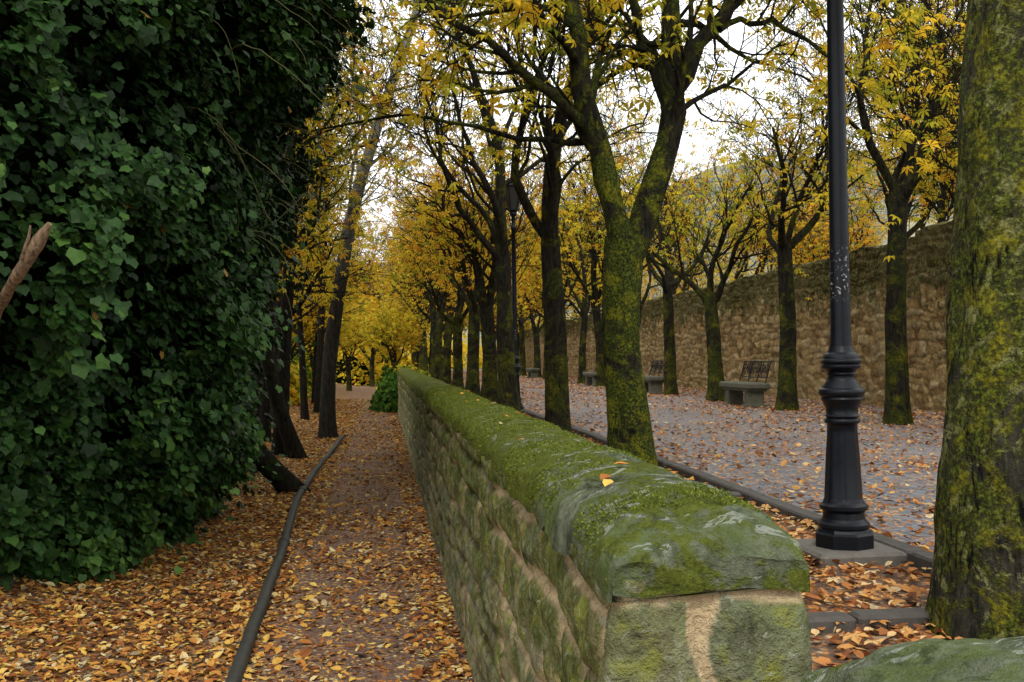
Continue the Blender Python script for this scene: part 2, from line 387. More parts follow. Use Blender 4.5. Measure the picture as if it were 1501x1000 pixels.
XL,XR,Y0,Y1,ZT=.455,.865,2.0,31.8,1.160
def parapet(Y0,Y1,seed,endpaint):
    ysamp=[Y0+.04]
    while ysamp[-1]<Y1: ysamp.append(ysamp[-1]+max(.014,ysamp[-1]*.0042))
    ysamp=np.array(ysamp)
    P=[];Nn=[]
    for yy in ysamp[::-1]: P.append((XL,yy));Nn.append((-1,0))
    for a in np.linspace(0,90,6)[1:-1]:
        a=R(a);P.append((XL+.04-.04*math.cos(a),Y0+.04-.04*math.sin(a)));Nn.append((-math.cos(a),-math.sin(a)))
    xx=np.linspace(XL+.04,XR-.04,44)
    for x in xx:P.append((x,Y0));Nn.append((0,-1))
    for a in np.linspace(0,90,6)[1:-1]:
        a=R(a);P.append((XR-.04+.04*math.sin(a),Y0+.04-.04*math.cos(a)));Nn.append((math.sin(a),-math.cos(a)))
    for yy in ysamp[::4]:P.append((XR,yy));Nn.append((1,0))
    P.append((XR,Y1+.1));Nn.append((1,0))
    P=np.array(P);Nn=np.array(Nn,float)
    u=np.r_[0,np.cumsum(np.hypot(*np.diff(P,axis=0).T))]
    NZ=120
    zz=np.linspace(-.06,ZT,NZ)
    U,Vv=np.meshgrid(u,zz,indexing='ij')
    d,mo,sr=masonry(U,Vv,ZT,(.12,.25),(.17,.44),seed,.045,.020)
    d=np.minimum(d,.06)
    PX=np.repeat(P[:,0:1],NZ,1);PY=np.repeat(P[:,1:2],NZ,1)
    NX=np.repeat(Nn[:,0:1],NZ,1);NY=np.repeat(Nn[:,1:2],NZ,1)
    jo=mo.copy()
    mo=mo*(.9*sm(-.12,.2,fbm(PX,PY,Vv,1.1,3,seed+8)))
    if endpaint:
        endm=(PY<Y0+.035)
        jx=XL+.195+.02*np.sin(Vv*23)-.22*np.clip(Vv-1.05,0,1)
        dx=np.abs(PX-jx);dt=np.abs(Vv-(1.134-.018*np.abs(PX-.66)/.2)) ; db=np.abs(Vv-.79)
        wd=.014+.020*sm(.98,1.12,Vv)
        de=np.minimum(np.minimum(dx-wd+.014,dt),db)+.010*fbm(PX,PY,Vv,16,3,4)
        mo=np.where(endm,1-sm(.012,.019,de),mo);d=np.where(endm,np.clip(de,0,.06),d);jo=np.where(endm,0,jo)
        sr=np.where(endm,np.where(Vv<.79,.9,np.where(PX<jx,.40,.78)),sr)
    disp=.34*np.sqrt(np.clip(d,0,.06)*.06)*1.9-.030+.016*fbm(PX,PY,Vv,6,4,seed)+.014*fbm(PX,PY,Vv,20,4,seed)+.010*(sr-.5)
    disp=np.where(PY<Y0+.035,disp*.55+.006,disp)
    VX=PX+NX*disp;VY=PY+NY*disp
    V=np.stack([VX,VY,Vv],-1).reshape(-1,3)
    return mesh('wall_body',V,gridF(len(P),NZ)[:,::-1],{'srnd':sr.ravel(),'mortar':mo.ravel(),'joint':jo.ravel()},[M_wall])
def coping(Y0,Y1,seed):
    ysamp=[0.]
    while ysamp[-1]<Y1-Y0: ysamp.append(ysamp[-1]+max(.008,(ysamp[-1]+Y0)*.0042))
    s=np.array(ysamp);nprof=60
    th=np.linspace(0,1,nprof)
    a=np.pi*(1-th)
    ca=np.cos(a);sa=np.sin(a)
    px=np.sign(ca)*np.abs(ca)**.86; pz=np.abs(sa)**1.0
    cx=(XL+XR)/2
    S,TH=np.meshgrid(s,th,indexing='ij')
    endf=.84*np.sqrt(np.clip(1-(1-np.clip(S/.26,0,1))**2,0,1))+.16*np.clip(S/.36,0,1)
    hh=.012+.100*(.02+.98*endf)
    hw=.214*(.955+.045*np.clip(endf*1.4,0,1))
    X=cx+px[None]*hw+.01*pz[None]
    r=np.random.default_rng(seed);js=np.cumsum(r.uniform(.7,1.3,60))+.9
    jd=np.min(np.abs(S[...,None]-js[None,None,:]+ .03*np.sin(TH[...,None]*9)),-1)
    idx=np.searchsorted(js,s);off=r.uniform(-.010,.006,80)[idx][:,None];offx=r.uniform(-.010,.010,80)[idx][:,None]
    lp=1-np.exp(-pz[None]*9)
    Z=ZT-.026+.050*lp+hh*pz[None]+off*pz[None]
    X=X+offx
    Yv=Y0-.010+S
    nx_=ca[None]*np.ones_like(S);nz_=sa[None]*np.ones_like(S)
    dsp=.014*fbm(X,Yv,Z,2.6,3,seed)+.013*fbm(X,Yv,Z,11,3,seed+1)+.009*fbm(X,Yv,Z,36,3,seed+2)
    dsp-=.012*np.exp(-(jd/.014)**2)
    X=X+nx_*dsp;Z=Z+nz_*dsp
    Z=np.where((TH<.05)|(TH>.95),Z-.008+.028*fbm(X*0,Yv,TH,7,3,3),Z)
    V=np.stack([X,Yv,Z],-1).reshape(-1,3)
    g=Geo();g.add(V,gridF(len(s),nprof))
    R0=V[:nprof];ks=14;W=[]
    for k in range(ks+1):
        f=k/ks
        Q=R0*(1-f)+np.stack([R0[:,0],R0[:,1],ZT-.030+.010*fbm(R0[:,0],0*R0[:,0],0*R0[:,0],14,2,5)],1)*f
        if k: Q[:,1]+= .010*fbm(Q[:,0],Q[:,1],Q[:,2],12,4,2)
        W.append(Q)
    g.add(np.concatenate(W),gridF(ks+1,nprof))
    U=[V[0::nprof],V[nprof-1::nprof]]
    g.add(np.concatenate(U),[(i,i+1,len(s)+i+1,len(s)+i) for i in range(0,len(s)-1)])
    return g.build('wall_coping',[M_cop]),V.reshape(len(s),nprof,3)
w=thing('stone_parapet_wall','low mossy stone parapet wall with rounded coping beside the path','wall')
obj('wall_body',parapet(Y0,Y1,21,True),w)
me,CV=coping(Y0,Y1,5)
obj('coping',me,w)
M_moss=leafmat('moss_tufts',[(0,(.035,.052,.008)),(.5,(.11,.14,.018)),(1,(.24,.27,.045))],.2)
r=np.random.default_rng(3);n=60000
yv=2.15*np.exp(r.random(n)*math.log(11/2.15));ii=np.clip(np.searchsorted(CV[:,25,1],yv),1,len(CV)-2);jj=r.integers(1,58,n);f=r.random((n,1))
P=CV[ii,jj]*(1-f)+CV[ii,jj+1]*f;P[:,1]=yv
k=(fbm(P[:,0],P[:,1],P[:,2],4,3,12)+r.normal(0,.1,n)+.10*(P[:,1]-3.5))>.02;P=P[k];jj=jj[k];n=len(P)
Nv=CV[ii[k],jj-1]-CV[ii[k],jj+1];Tn=np.stack([-Nv[:,2],0*Nv[:,0],Nv[:,0]],1);Tn*=np.sign(Tn[:,2:3]+1e-9);Tn/=np.linalg.norm(Tn,axis=1)[:,None]+1e-9
up=Tn+r.normal(0,.6,(n,3))
tt=(np.array([(-.28,0,0),(.28,0,0),(.10,.9,.1),(-.10,1.,.1)]),np.array([(0,1,2,3)]))
V,F,a=scatter(tt,P,basis(r.normal(0,1,(n,3)),up),r.uniform(.003,.007,n)*(1+.08*P[:,1]),np.clip(.5+.25*r.normal(0,1,n),0,1))
obj('moss',mesh('moss',V,F,{'rnd':a},[M_moss],smooth=False),w,kind='stuff')
n=26;yv=2.3*np.exp(r.random(n)*2.);ii=np.searchsorted(CV[:,25,1],yv);jj=r.integers(12,46,n);P=CV[ii,jj]+np.array([0,0,.008])
V,F,a=scatter(T_litter(),P,basis(r.normal(0,.25,(n,3))+np.array([0,0,1.]),r.normal(0,1,(n,3))),r.uniform(.025,.05,n),r.uniform(.3,.95,n))
obj('fallen_leaves',mesh('fallen_leaves',V,F,{'rnd':a},[M_litter],smooth=False),kind='stuff')
w=thing('stone_parapet_wall','short piece of parapet wall with rounded lichen-spotted coping','wall')
for nm,me in (('wall_body',parapet(0,2.72,33,False)),('coping',coping(0,2.72,9)[0])):
    V=np.empty(len(me.vertices)*3,np.float32);me.vertices.foreach_get('co',V);V=V.reshape(-1,3);V[:,1]=1.17-V[:,1];V[:,2]+=.022;V[:,0]+=.045
    me.vertices.foreach_set('co',V.ravel());me.flip_normals();me.update()
    obj(nm,me,w)

# --- tall far wall
u=[8.]
while u[-1]<92:u.append(u[-1]+max(.030,u[-1]*.0020))
u=np.array(u);nv=110;v=np.linspace(0,1,nv);U,Q=np.meshgrid(u,v,indexing='ij')
Ht=3.36-.006*(U-18)+.14*(U<18.6)+.09*fbm(U,0*U,0*U,1.7,4,4)
Vv=Q*Ht
d,mo,sr=masonry(U,Vv,3.8,(.09,.24),(.12,.42),77,.10,.018)
disp=.50*np.sqrt(np.clip(d,0,.06)*.06)+.05*fbm(U,Vv,0*U,1.5,4,5)+.035*fbm(U,Vv,0*U,7,3,6)+.035*(sr-.5)
g=Geo();Vx=10.25-disp
base=np.stack([Vx,U,.58+Vv],-1)
g.add(base.reshape(-1,3),gridF(len(u),nv))
top=base[:,-1];n=len(u)
tb=np.stack([np.full(n,10.5),u,top[:,2]+.05*fbm(u,0*u,0*u,3,3,9)+.05],1);tc=np.stack([np.full(n,10.8),u,top[:,2]],1);td=np.stack([np.full(n,10.8),u,np.zeros(n)],1)
g.add(np.concatenate([top,tb,tc,td]),gridF(4,n)[:,::-1])
jm=sm(-.3,.1,fbm(U,Vv,0*U,.7,3,31))
att={'srnd':np.r_[sr.ravel(),np.full(4*n,.4)],'mortar':np.r_[(mo*(1-jm)*.7).ravel(),np.zeros(4*n)],'joint':np.r_[(mo*jm).ravel(),np.zeros(4*n)]}
me=g.build('stone_wall',[M_farwall],attrs=att)
obj('stone_boundary_wall',me,label='tall rough sandstone rubble wall along the leafy promenade',category='wall')

# ------------------------------------------------------------ kerbs
m,nt=newmat('kerb_stone');co=objco(nt);n1=noise(nt,co,12,5,.7)
finish(nt,mix(nt,n1,(.02,.018,.016),(.11,.10,.085)),.8,n1,.5,.01,.3);M_kerb=m
g=Geo();yy=0.;r=np.random.default_rng(3)
while yy<85:
    L=r.uniform(.85,1.1);box(g,(2.575+r.uniform(-.008,.008),yy+L/2,.60+r.uniform(-.008,.008)),(.12,L-.015,.13),0,.012);yy+=L
obj('kerb',g.build('kerb',[M_kerb],False),kind='structure')
for yy in (3.62,6.98,10.9,15.):
    g=Geo();
    for x0,x1 in ((.93,1.72),(1.735,2.5)): box(g,((x0+x1)/2,yy+r.uniform(-.01,.01),.605),(x1-x0,.11,.10),0,.012)
    obj('kerb',g.build('kerb',[M_kerb],False),kind='structure')

# ------------------------------------------------------------ trees
class Tree:
    def __init__(s,seed):
        s.r=np.random.default_rng(seed);s.seed=seed;s.B=[]
    def br(s,P,rad,lvl):
        P=np.asarray(P,float);s.B.append((lvl,P,np.broadcast_to(np.asarray(rad,float),(len(P),))))
    def grow(s,p,d,L,r0,lvl,mx,nch,trop=.08,wob=.16,spread=(.5,1.1)):
        n=int(np.clip(L/.16,4,11)) if lvl<4 else 4
        P=[np.array(p,float)];d=np.array(d,float)
        for i in range(n):
            d=d+s.r.normal(0,wob,3)+np.array([0,0,trop]);d/=np.linalg.norm(d)
            P.append(P[-1]+d*L/n)
        t=np.linspace(0,1,n+1);rad=r0*(1-.72*t)
        s.B.append((lvl,np.array(P),rad))
        s.kids(np.array(P),rad,L,lvl,mx,nch,trop,wob,spread)
    def kids(s,P,rad,L,lvl,mx,nch,trop,wob,spread,t0=.22):
        if lvl>=mx:return
        k=nch[min(lvl,len(nch)-1)];n=len(P)-1
        for q in range(k):
            t=t0+(1-t0)*(q+s.r.uniform(.1,.9))/k;i=min(int(t*n),n-1)
            p=P[i]+(P[i+1]-P[i])*(t*n-i);dd=P[i+1]-P[i];dd/=np.linalg.norm(dd)
            side=s.r.normal(0,1,3);side-=dd*np.dot(side,dd);side/=np.linalg.norm(side)
            a=s.r.uniform(*spread);nd_=dd*math.cos(a)+side*math.sin(a)
            s.grow(p,nd_,L*s.r.uniform(.45,.72),max(rad[i]*.5,.0065),lvl+1,mx,nch,trop*.8,wob,spread)
    def wood(s,mat,rough=.12,sides=(16,9,6,4,3,3)):
        g=Geo()
        for lvl,P,rad in s.B:
            tube(g,P,rad,sides[min(lvl,5)],0,lvl<2,rough if lvl<2 else 0,s.seed)
        return g.build('trunk',[mat])
    def crown(s,n,mat,size=(.15,.26),lv=3,tpl=T_palm(),spreadp=.10,bias=0.):
        Ps=[];wt=[]
        for lvl,P,rad in s.B:
            if lvl>=lv:
                w0=s.r.choice([.15,1.,2.2])
                for i in range(1,len(P)):
                    Ps.append((P[i-1],P[i]));wt.append((.3+i/len(P))*w0)
        wt=np.array(wt);wt/=wt.sum();A=np.array(Ps)
        k=s.r.choice(len(A),n,p=wt);f=s.r.random(n)[:,None]
        pos=A[k,0]*(1-f)+A[k,1]*f+s.r.normal(0,spreadp,(n,3))+np.array([0,0,-.04])
        nrm=s.r.normal(0,.55,(n,3))+np.array([0,0,1.]);tip=s.r.normal(0,1,(n,3))+np.array([0,0,-.5])
        rnd=np.clip(.45+.20*s.r.normal(0,1,n)+.30*fbm(pos[:,0],pos[:,1],pos[:,2],.9,2,s.seed)+bias,0,1)
        V,F,a=scatter(tpl,pos,basis(nrm,tip),s.r.uniform(size[0],size[1],n),rnd)
        return mesh('crown',V,F,{'rnd':a},[mat],smooth=False)
def trunk_pts(P,n,flare,r0,r1,fh=.22):
    Q=smooth_path(P,n);h=Q[:,2]
    return Q,(r0+(r1-r0)*h/h[-1])*(1+flare*np.exp(-np.maximum(h,0)/fh))
def candelabra(seed,fork,r0,nl,L=3.0,leader=False):
    T=Tree(seed);r=T.r
    lean=r.normal(0,.10,2)
    Q,rd=trunk_pts([(0,0,-.15),(lean[0]*.1-.03,lean[1]*.4,fork*.5),(lean[0],lean[1],fork)],20,.35,r0,r0*.78)
    T.br(Q,rd,0)
    a0=r.uniform(0,6.28)
    for i in range(nl):
        a=a0+i*6.283/nl+r.uniform(-.4,.4);el=r.uniform(.40,.95)
        d=(math.cos(a)*math.sin(el),math.sin(a)*math.sin(el),math.cos(el))
        T.grow(Q[-1]-np.array([0,0,r.uniform(0,.35)]),d,L*r.uniform(.8,1.2),r0*r.uniform(.36,.52),1,4,(0,7,6,5),.13,.19,(.4,1.1))
    if leader:
        T.grow(Q[-1],(r.normal(0,.06),r.normal(0,.06),1),L*1.5,r0*.72,1,4,(0,9,6,5),.05,.08)
    return T
variants=[]
for i,(sd,fk,r0,nl,L,ld) in enumerate([(101,2.4,.18,4,3.0,False),(102,2.7,.165,3,3.1,True),(103,3.0,.165,4,2.9,False),(104,2.2,.18,5,2.8,False),(105,2.6,.16,3,3.2,True),(106,3.4,.165,5,2.9,False)]):
    T=candelabra(sd,fk,r0,nl,L,ld);b=[.0,.06,-.05,.10,-.02,-.03][i]
    variants.append((T.wood(M_bark),T.crown(1050,M_yellow,bias=b),T.crown(1350,M_orange),T.crown(700,M_yellow,bias=b-.04),T.crown(2000,M_yellow,(.18,.30),bias=.05)))
LBL='autumn chestnut tree with mossy dark trunk and thin yellow leaves'
def plant(variant,x,y,z,rot,s,label=LBL,group='chestnut trees lining the promenade',cr=1,name='chestnut_tree'):
    t=thing(name,label,'tree',group,(x,y,z),(0,0,rot),(s,s,s))
    obj('trunk',variants[variant][0],t);obj('crown',variants[variant][cr],t)
    return t
r=np.random.default_rng(11)
T=Tree(55)
Q,rd=trunk_pts([(.02,0,-.15),(-.02,0,.5),(-.09,0,1.2),(-.07,0,1.7),(-.05,0,2.08)],36,.22,.185,.18);T.br(Q,rd,0)
def limb(P,ra,rb,lvl,nch=(0,8,6,5),n=16,L=2.2,t0=.2,trop=.06):
    Q=smooth_path(P,n);Q[1:]+=T.r.normal(0,.022,(n-1,3))
    rd=np.linspace(ra,rb,n)*(1+T.r.normal(0,.05,n));T.br(Q,rd,lvl);T.kids(Q,rd,L,lvl,4,nch,trop,.17,(.5,1.1),t0);return Q
limb([(-.05,0,1.85),(-.10,.02,2.15),(-.25,.0,2.42),(-.33,-.05,2.85),(-.41,-.1,3.27),(-.50,-.15,3.9),(-.6,-.1,4.7),(-.75,0,5.6)],.125,.035,1)
limb([(-.03,0,1.85),(.10,.0,2.2),(.31,.05,2.7),(.41,.1,3.15),(.46,.1,3.6),(.40,.15,4.2),(.5,.2,5.2),(.45,.3,6.1)],.14,.035,1)
limb([(.45,.1,3.45),(.6,.0,3.75),(.87,-.1,4.1),(1.1,-.2,4.8),(1.2,-.2,5.6)],.08,.03,1,L=1.7)
limb([(.42,.1,3.3),(.28,.25,3.6),(.20,.4,4.0),(.15,.5,4.9)],.06,.02,2,L=1.3)
limb([(-.38,-.05,3.0),(-.7,-.25,3.22),(-1.1,-.4,3.5),(-1.47,-.5,3.74),(-1.95,-.6,3.98),(-2.5,-.7,4.3)],.050,.014,2,(0,0,9,5),L=1.5)
limb([(-.4,-.1,3.2),(-.42,.3,3.6),(-.3,.8,4.2),(-.2,1.1,5.)],.05,.02,2,L=1.5)
limb([(.40,.05,3.2),(.75,.3,3.45),(1.2,.5,3.7),(1.7,.6,4.1)],.03,.010,2,(0,0,7,5),L=1.3)
limb([(-.36,.1,2.95),(-.8,.5,3.0),(-1.4,.9,3.3),(-2.1,1.2,3.4),(-2.9,1.5,3.3)],.032,.008,2,(0,0,9,5),L=1.2)
limb([(.80,-.1,3.95),(1.2,.1,4.15),(1.7,.3,4.1),(2.2,.4,3.8),(2.6,.5,3.4)],.032,.007,2,(0,0,10,6),L=1.3,trop=-.04)
limb([(1.0,-.2,4.5),(1.5,-.4,4.55),(2.0,-.6,4.2),(2.4,-.7,3.8)],.028,.007,2,(0,0,9,6),L=1.2,trop=-.05)
limb([(-.50,-.15,3.9),(-.9,-.5,4.1),(-1.3,-.9,4.0),(-1.7,-1.2,3.7)],.026,.007,2,(0,0,9,6),L=1.1,trop=-.05)
t=thing('chestnut_tree','chestnut tree with mossy trunk forking into two heavy limbs','tree','chestnut trees lining the promenade',(2.2,8.95,.6))
obj('trunk',T.wood(M_barkmid,.16,(32,20,9,5,3,3)),t);obj('crown',T.crown(1250,M_yellow,(.14,.25),3,bias=-.06),t)
T=Tree(56)
Q,rd=trunk_pts([(.01,0,-.15),(.0,0,.4),(.03,0,.9),(.06,0,1.6),(.12,0,2.4),(.18,0,3.1)],90,.24,.245,.215,.35);T.br(Q,rd,0)
for d,L in (((-.45,.6,.75),2.8),((.6,.3,.8),3.),((.2,-.5,.9),2.8),((-.1,.1,1),3.2)): T.grow(Q[-1]-np.array([0,0,.15]),d,L,.12,1,4,(0,5,5,3),.1,.13)
t=thing('chestnut_tree','thick chestnut trunk coated with green and yellow moss beside parapet','tree','chestnut trees lining the promenade',(2.26,3.48,.6))
obj('trunk',T.wood(M_barknear,.12,(84,14,6,4,3,3)),t);obj('crown',T.crown(480,M_yellow,(.14,.24),3,bias=-.1),t)
for yy,v,rot,s in [(12.95,4,2.0,.98),(17.15,1,.7,1.0),(21.4,3,3.1,.95)]+[(25.6+4.2*k,int(r.integers(0,6)),r.uniform(0,6.28),r.uniform(.88,1.05)) for k in range(12)]:
    plant(v,2.18+r.normal(0,.05),yy+r.normal(0,.15),.6,rot,s,cr=2 if (yy>20 and r.random()<.35) else (4 if yy>55 else 1))
for k,(yy,v,rot,s) in enumerate([(10.4,0,1.,1.),(14.6,5,.4,1.05),(18.75,2,2.2,1.05),(22.95,0,4.,1.05)]+[(27+4.1*k,int(r.integers(0,6)),r.uniform(0,6.28),r.uniform(.9,1.08)) for k in range(12)]):
    plant(v,7.72+r.normal(0,.05),yy,.6,rot,s,cr=2 if (yy>34 and r.random()<.3) else (3 if yy<34 else 1))
for k in range(26):
    plant(int(r.integers(0,6)),r.uniform(12.3,21),15+k*2.7+r.uniform(-1,1),1.7,r.uniform(0,6.28),r.uniform(.85,1.25),'autumn tree with yellow-orange crown above the stone wall','trees above the boundary wall',cr=1 if r.random()<.6 else 2,name='autumn_tree')
for k in range(16):
    plant(int(r.integers(0,6)),-8+k*1.5+r.uniform(-1,1),72+r.uniform(0,16),-.4,r.uniform(0,6.28),r.uniform(1.1,1.5),'autumn tree with golden crown closing off the promenade','trees at the promenade end',cr=4 if r.random()<.7 else 2,name='autumn_tree')
for x,y,s,v in ((-2.4,38,.75,3),(-3.6,44,.8,0),(-1.6,50,.8,3),(-4.6,52,.9,0),(-.6,58,.9,3),(-2.9,33,.7,0),(.6,46,.75,3),(.4,62,.9,0)):
    plant(v,x,y,float(zl(x,y))-.5,y*1.7,s,'low yellow chestnut tree at the bend of the path','yellow trees at the path bend',4)

T=Tree(61)
P=[(-.02,0,-.2),(-.05,0,.8),(.03,0,1.94),(.2,0,3.05),(.36,0,4.2),(.64,0,5.3),(.97,0,6.4),(1.45,0,7.8),(1.9,0,9.2),(2.2,0,10.8)]
Q=smooth_path(P,40);rd=np.interp(Q[:,2],[-.2,.1,.5,2,6,11],[.25,.19,.155,.14,.11,.05]);T.br(Q,rd,0)
T.kids(Q,rd*.7,3.8,0,3,(16,7,5),.1,.15,(.5,1.0),.34)
t=thing('poplar_tree','leaning poplar with pale upper trunk growing at the path edge','tree',None,(-1.04,20.7,.0))
obj('trunk',T.wood(M_barkpale,.08,(20,8,5,3,3)),t);obj('crown',T.crown(950,M_yellow,(.12,.2),2,bias=-.12),t)
def slender(seed,lean,H,r0):
    T=Tree(seed);P=[(0,0,-.2),(lean[0]*.15,lean[1]*.15,H*.25),(lean[0]*.5,lean[1]*.5,H*.6),(lean[0],lean[1],H)]
    Q=smooth_path(P,24);rd=np.interp(Q[:,2],[-.2,.4,H],[r0*1.5,r0,r0*.25]);T.br(Q,rd,0)
    T.kids(Q,rd,3.,0,3,(18,7,5),.08,.14,(.6,1.2),.25);return T
SL=[]
for sd,ln,H,r0,b,mt,nn_ in ((71,(.6,0),9.,.12,-.1,M_yellow,1500),(72,(-.5,.5),8.,.09,.0,M_yellow,1200),(73,(.3,-.3),9.5,.14,-.2,M_green,1600)):
    T=slender(sd,ln,H,r0);SL.append((T.wood(M_barkdark,.1,(12,7,4,3,3)),T.crown(nn_,mt,(.13,.22),2,spreadp=.18,bias=b)))
def plant2(v,x,y,rot,s,label):
    t=thing('bank_tree',label,'tree','slender trees along the lower bank',(x,y,float(zl(x,y))),(0,0,rot),(s,s,s))
    obj('trunk',SL[v][0],t);obj('crown',SL[v][1],t)
BL='slender dark-trunked tree with yellow-green leaves on the lower bank'
for v,x,y,rot,s in ((1,-1.75,14.2,0,.9),(0,-1.65,17.0,0,1.),(1,-2.1,19.,2.6,1.),(2,-3.6,16.,1.,1.05),(0,-2.7,22.5,.4,1.1),(1,-1.9,26.,1.2,1.),(2,-4.5,24.,4,1.1),(0,-3.,30.,2.,1.1),(1,-2.2,34.,3.,1.),(0,-4.5,36.,5.,1.2),(2,-6,40,3.3,1.3),(1,-5,58,2.,1.3),(0,-7,50,2.,1.3),(1,-9,60,2.,1.5),(1,-2.4,23.5,5.,1.),(0,-1.8,29.5,.9,1.)):
    plant2(v,x,y,rot,s,BL)
def stump(P,rad,mat=M_barkdark):
    g=Geo();Q=smooth_path(P,18);tube(g,Q,np.interp(np.linspace(0,1,18),[0,.12,1],[rad*1.4,rad,rad*.8]),14,0,True,.14,4)
    return g.build('trunk',[mat])
t=thing('leaning_tree','dark tree trunk leaning steeply into the ivy above the pipe','tree')
obj('trunk',stump([(-.97,12.6,-.1),(-1.25,12.5,.25),(-1.75,12.4,.72),(-2.3,12.3,1.5),(-3.,12.2,2.8)],.125),t)
t=thing('leaning_tree','thin dark trunk leaning away from the path into ivy','tree')
obj('trunk',stump([(-1.28,16.6,-.1),(-1.6,16.5,.7),(-1.85,16.4,1.8),(-1.7,16.4,3.6),(-1.3,16.3,5.5)],.11),t)

# ------------------------------------------------------------ ivy mass
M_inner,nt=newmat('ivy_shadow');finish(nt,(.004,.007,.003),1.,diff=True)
def ivy(nleaf,plan,zmax,ovz,seed,size,nz=90,amp=.42):
    r=np.random.default_rng(seed)
    C=smooth_path(plan,160);Tn=np.gradient(C,axis=0);Tn/=np.linalg.norm(Tn,axis=1)[:,None]
    Nn=np.stack([Tn[:,1],-Tn[:,0]],1)
    def surf(t,z):
        f=t*159;i=np.clip(f.astype(int),0,158);w=(f-i)[:,None]
        p=C[i]*(1-w)+C[i+1]*w;n=Nn[i]
        ov=np.interp(z,ovz[0],ovz[1])
        b=amp*fbm(p[:,0],p[:,1],z*.7,.6,2,seed)+.75*amp*fbm(p[:,0],p[:,1],z*.6,1.5,2,seed+5)+.6*amp*fbm(p[:,0],p[:,1],z*.7,3.6,2,seed+6)
        b=b*np.clip(.35+z*.6,0,1)
        q=p+n*(ov+b)[:,None]
        z0=zl(q[:,0],q[:,1])
        return np.stack([q[:,0],q[:,1],z+z0],1),np.stack([n[:,0],n[:,1],0*z],1),b
    g=Geo()
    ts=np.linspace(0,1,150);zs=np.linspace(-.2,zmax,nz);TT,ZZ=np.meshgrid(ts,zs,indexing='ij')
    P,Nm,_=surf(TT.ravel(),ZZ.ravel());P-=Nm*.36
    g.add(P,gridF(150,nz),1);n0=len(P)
    t=.10+.72*r.random(nleaf);z=r.random(nleaf)**.95*zmax
    P,Nm,b=surf(t,z)
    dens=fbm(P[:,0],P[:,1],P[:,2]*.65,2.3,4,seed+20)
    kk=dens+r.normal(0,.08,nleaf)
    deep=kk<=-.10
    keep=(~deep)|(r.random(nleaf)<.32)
    P=P[keep];Nm=Nm[keep];b=b[keep];dens=dens[keep];z=z[keep];deep=deep[keep];nleaf=len(P)
    P=P+Nm*(r.normal(0,.06,nleaf)+.50*np.clip(dens,-.1,1)-.20*deep+.45*(r.random(nleaf)>.965)*r.random(nleaf))[:,None]
    P[:,2]-=.40*np.clip(dens,0,1)*sm(.3,1.,z)
    nrm=Nm*.8+r.normal(0,.45,(nleaf,3))+np.array([0,0,.65])
    tip=np.array([0,0,-1.])+Nm*.3+r.normal(0,.5,(nleaf,3))
    rnd=np.clip(.40+.16*r.normal(0,1,nleaf)+.12*b/amp+.50*dens-.15*deep+.16*sm(2.2,0,z),0,.985)  # shade put into the leaf colour: gaps darker, bulges lighter
    rnd=np.where(r.random(nleaf)<.002,1.,rnd)
    sz=r.uniform(size[0],size[1],nleaf)*(.7+.6*r.random(nleaf)**2)
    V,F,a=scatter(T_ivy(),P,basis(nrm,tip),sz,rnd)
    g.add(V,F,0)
    return g,np.r_[np.zeros(n0),a],surf
g,a,surf=ivy(170000,[(-7,4.0),(-4.4,5.3),(-2.95,6.15),(-2.2,7.3),(-1.88,8.6),(-1.74,9.8),(-1.95,11.0),(-2.8,12.2),(-4.2,13.4),(-7,14)],7.0,([0,.3,.9,1.5,3,5,7.0],[.0,.10,.38,.60,.82,1.22,1.6]),4,(.055,.102))
t=thing('ivy_covered_tree','huge dark ivy-smothered tree overhanging the leafy path edge','ivy')
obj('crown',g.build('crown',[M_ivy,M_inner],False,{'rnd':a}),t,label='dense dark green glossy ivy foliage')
r2=np.random.default_rng(15)
m,nt=newmat('dry_twig');finish(nt,(.085,.085,.032),.8)
for k in range(80):
    g=Geo()
    tt=np.array([r2.uniform(.38,.74)]);zz=np.array([r2.uniform(2.4,5.2)])
    P0,N0,_=surf(tt,zz);P0=P0[0];N0=N0[0]
    d=N0*r2.uniform(.3,.9)+np.array([r2.normal(0,.5),r2.normal(0,.5),r2.uniform(-.4,.6)]);P=[P0+N0*.12]
    L=r2.uniform(.5,1.3)
    for q in range(9):
        d=d/np.linalg.norm(d)+np.array([0,0,-.20])+r2.normal(0,.22,3);P.append(P[-1]+d/np.linalg.norm(d)*L/9)
    tube(g,P,np.linspace(.0048,.0015,10),4,cap=False)
    obj('twig',g.build('twig',[m]),t)
g=Geo();P0=np.array([-1.67,5.28,2.19])
bp=smooth_path([P0+np.array(q) for q in ((-.60,.75,-.55),(-.14,.12,-.17),(.0,.0,.0),(.05,-.02,.07))],22)
tube(g,bp,np.r_[np.linspace(.038,.032,20),.024,.012],9,0,True,.6,3)
tube(g,smooth_path([P0+np.array(q) for q in ((-.10,.05,-.10),(-.05,-.01,.0),(-.04,-.02,.06))],10),np.linspace(.016,.004,10),6,0,True,.5,3)
m,nt=newmat('broken_wood');n1=noise(nt,objco(nt,(1,1,.25)),45,6,.75);finish(nt,mix(nt,ramp(nt,n1,[(.35,0.),(.6,1.)]),(.05,.034,.022),(.34,.23,.14)),.9,n1,1.,.03);obj('branch',g.build('branch',[m]),t,label='broken splintered tan branch stub poking from the ivy')

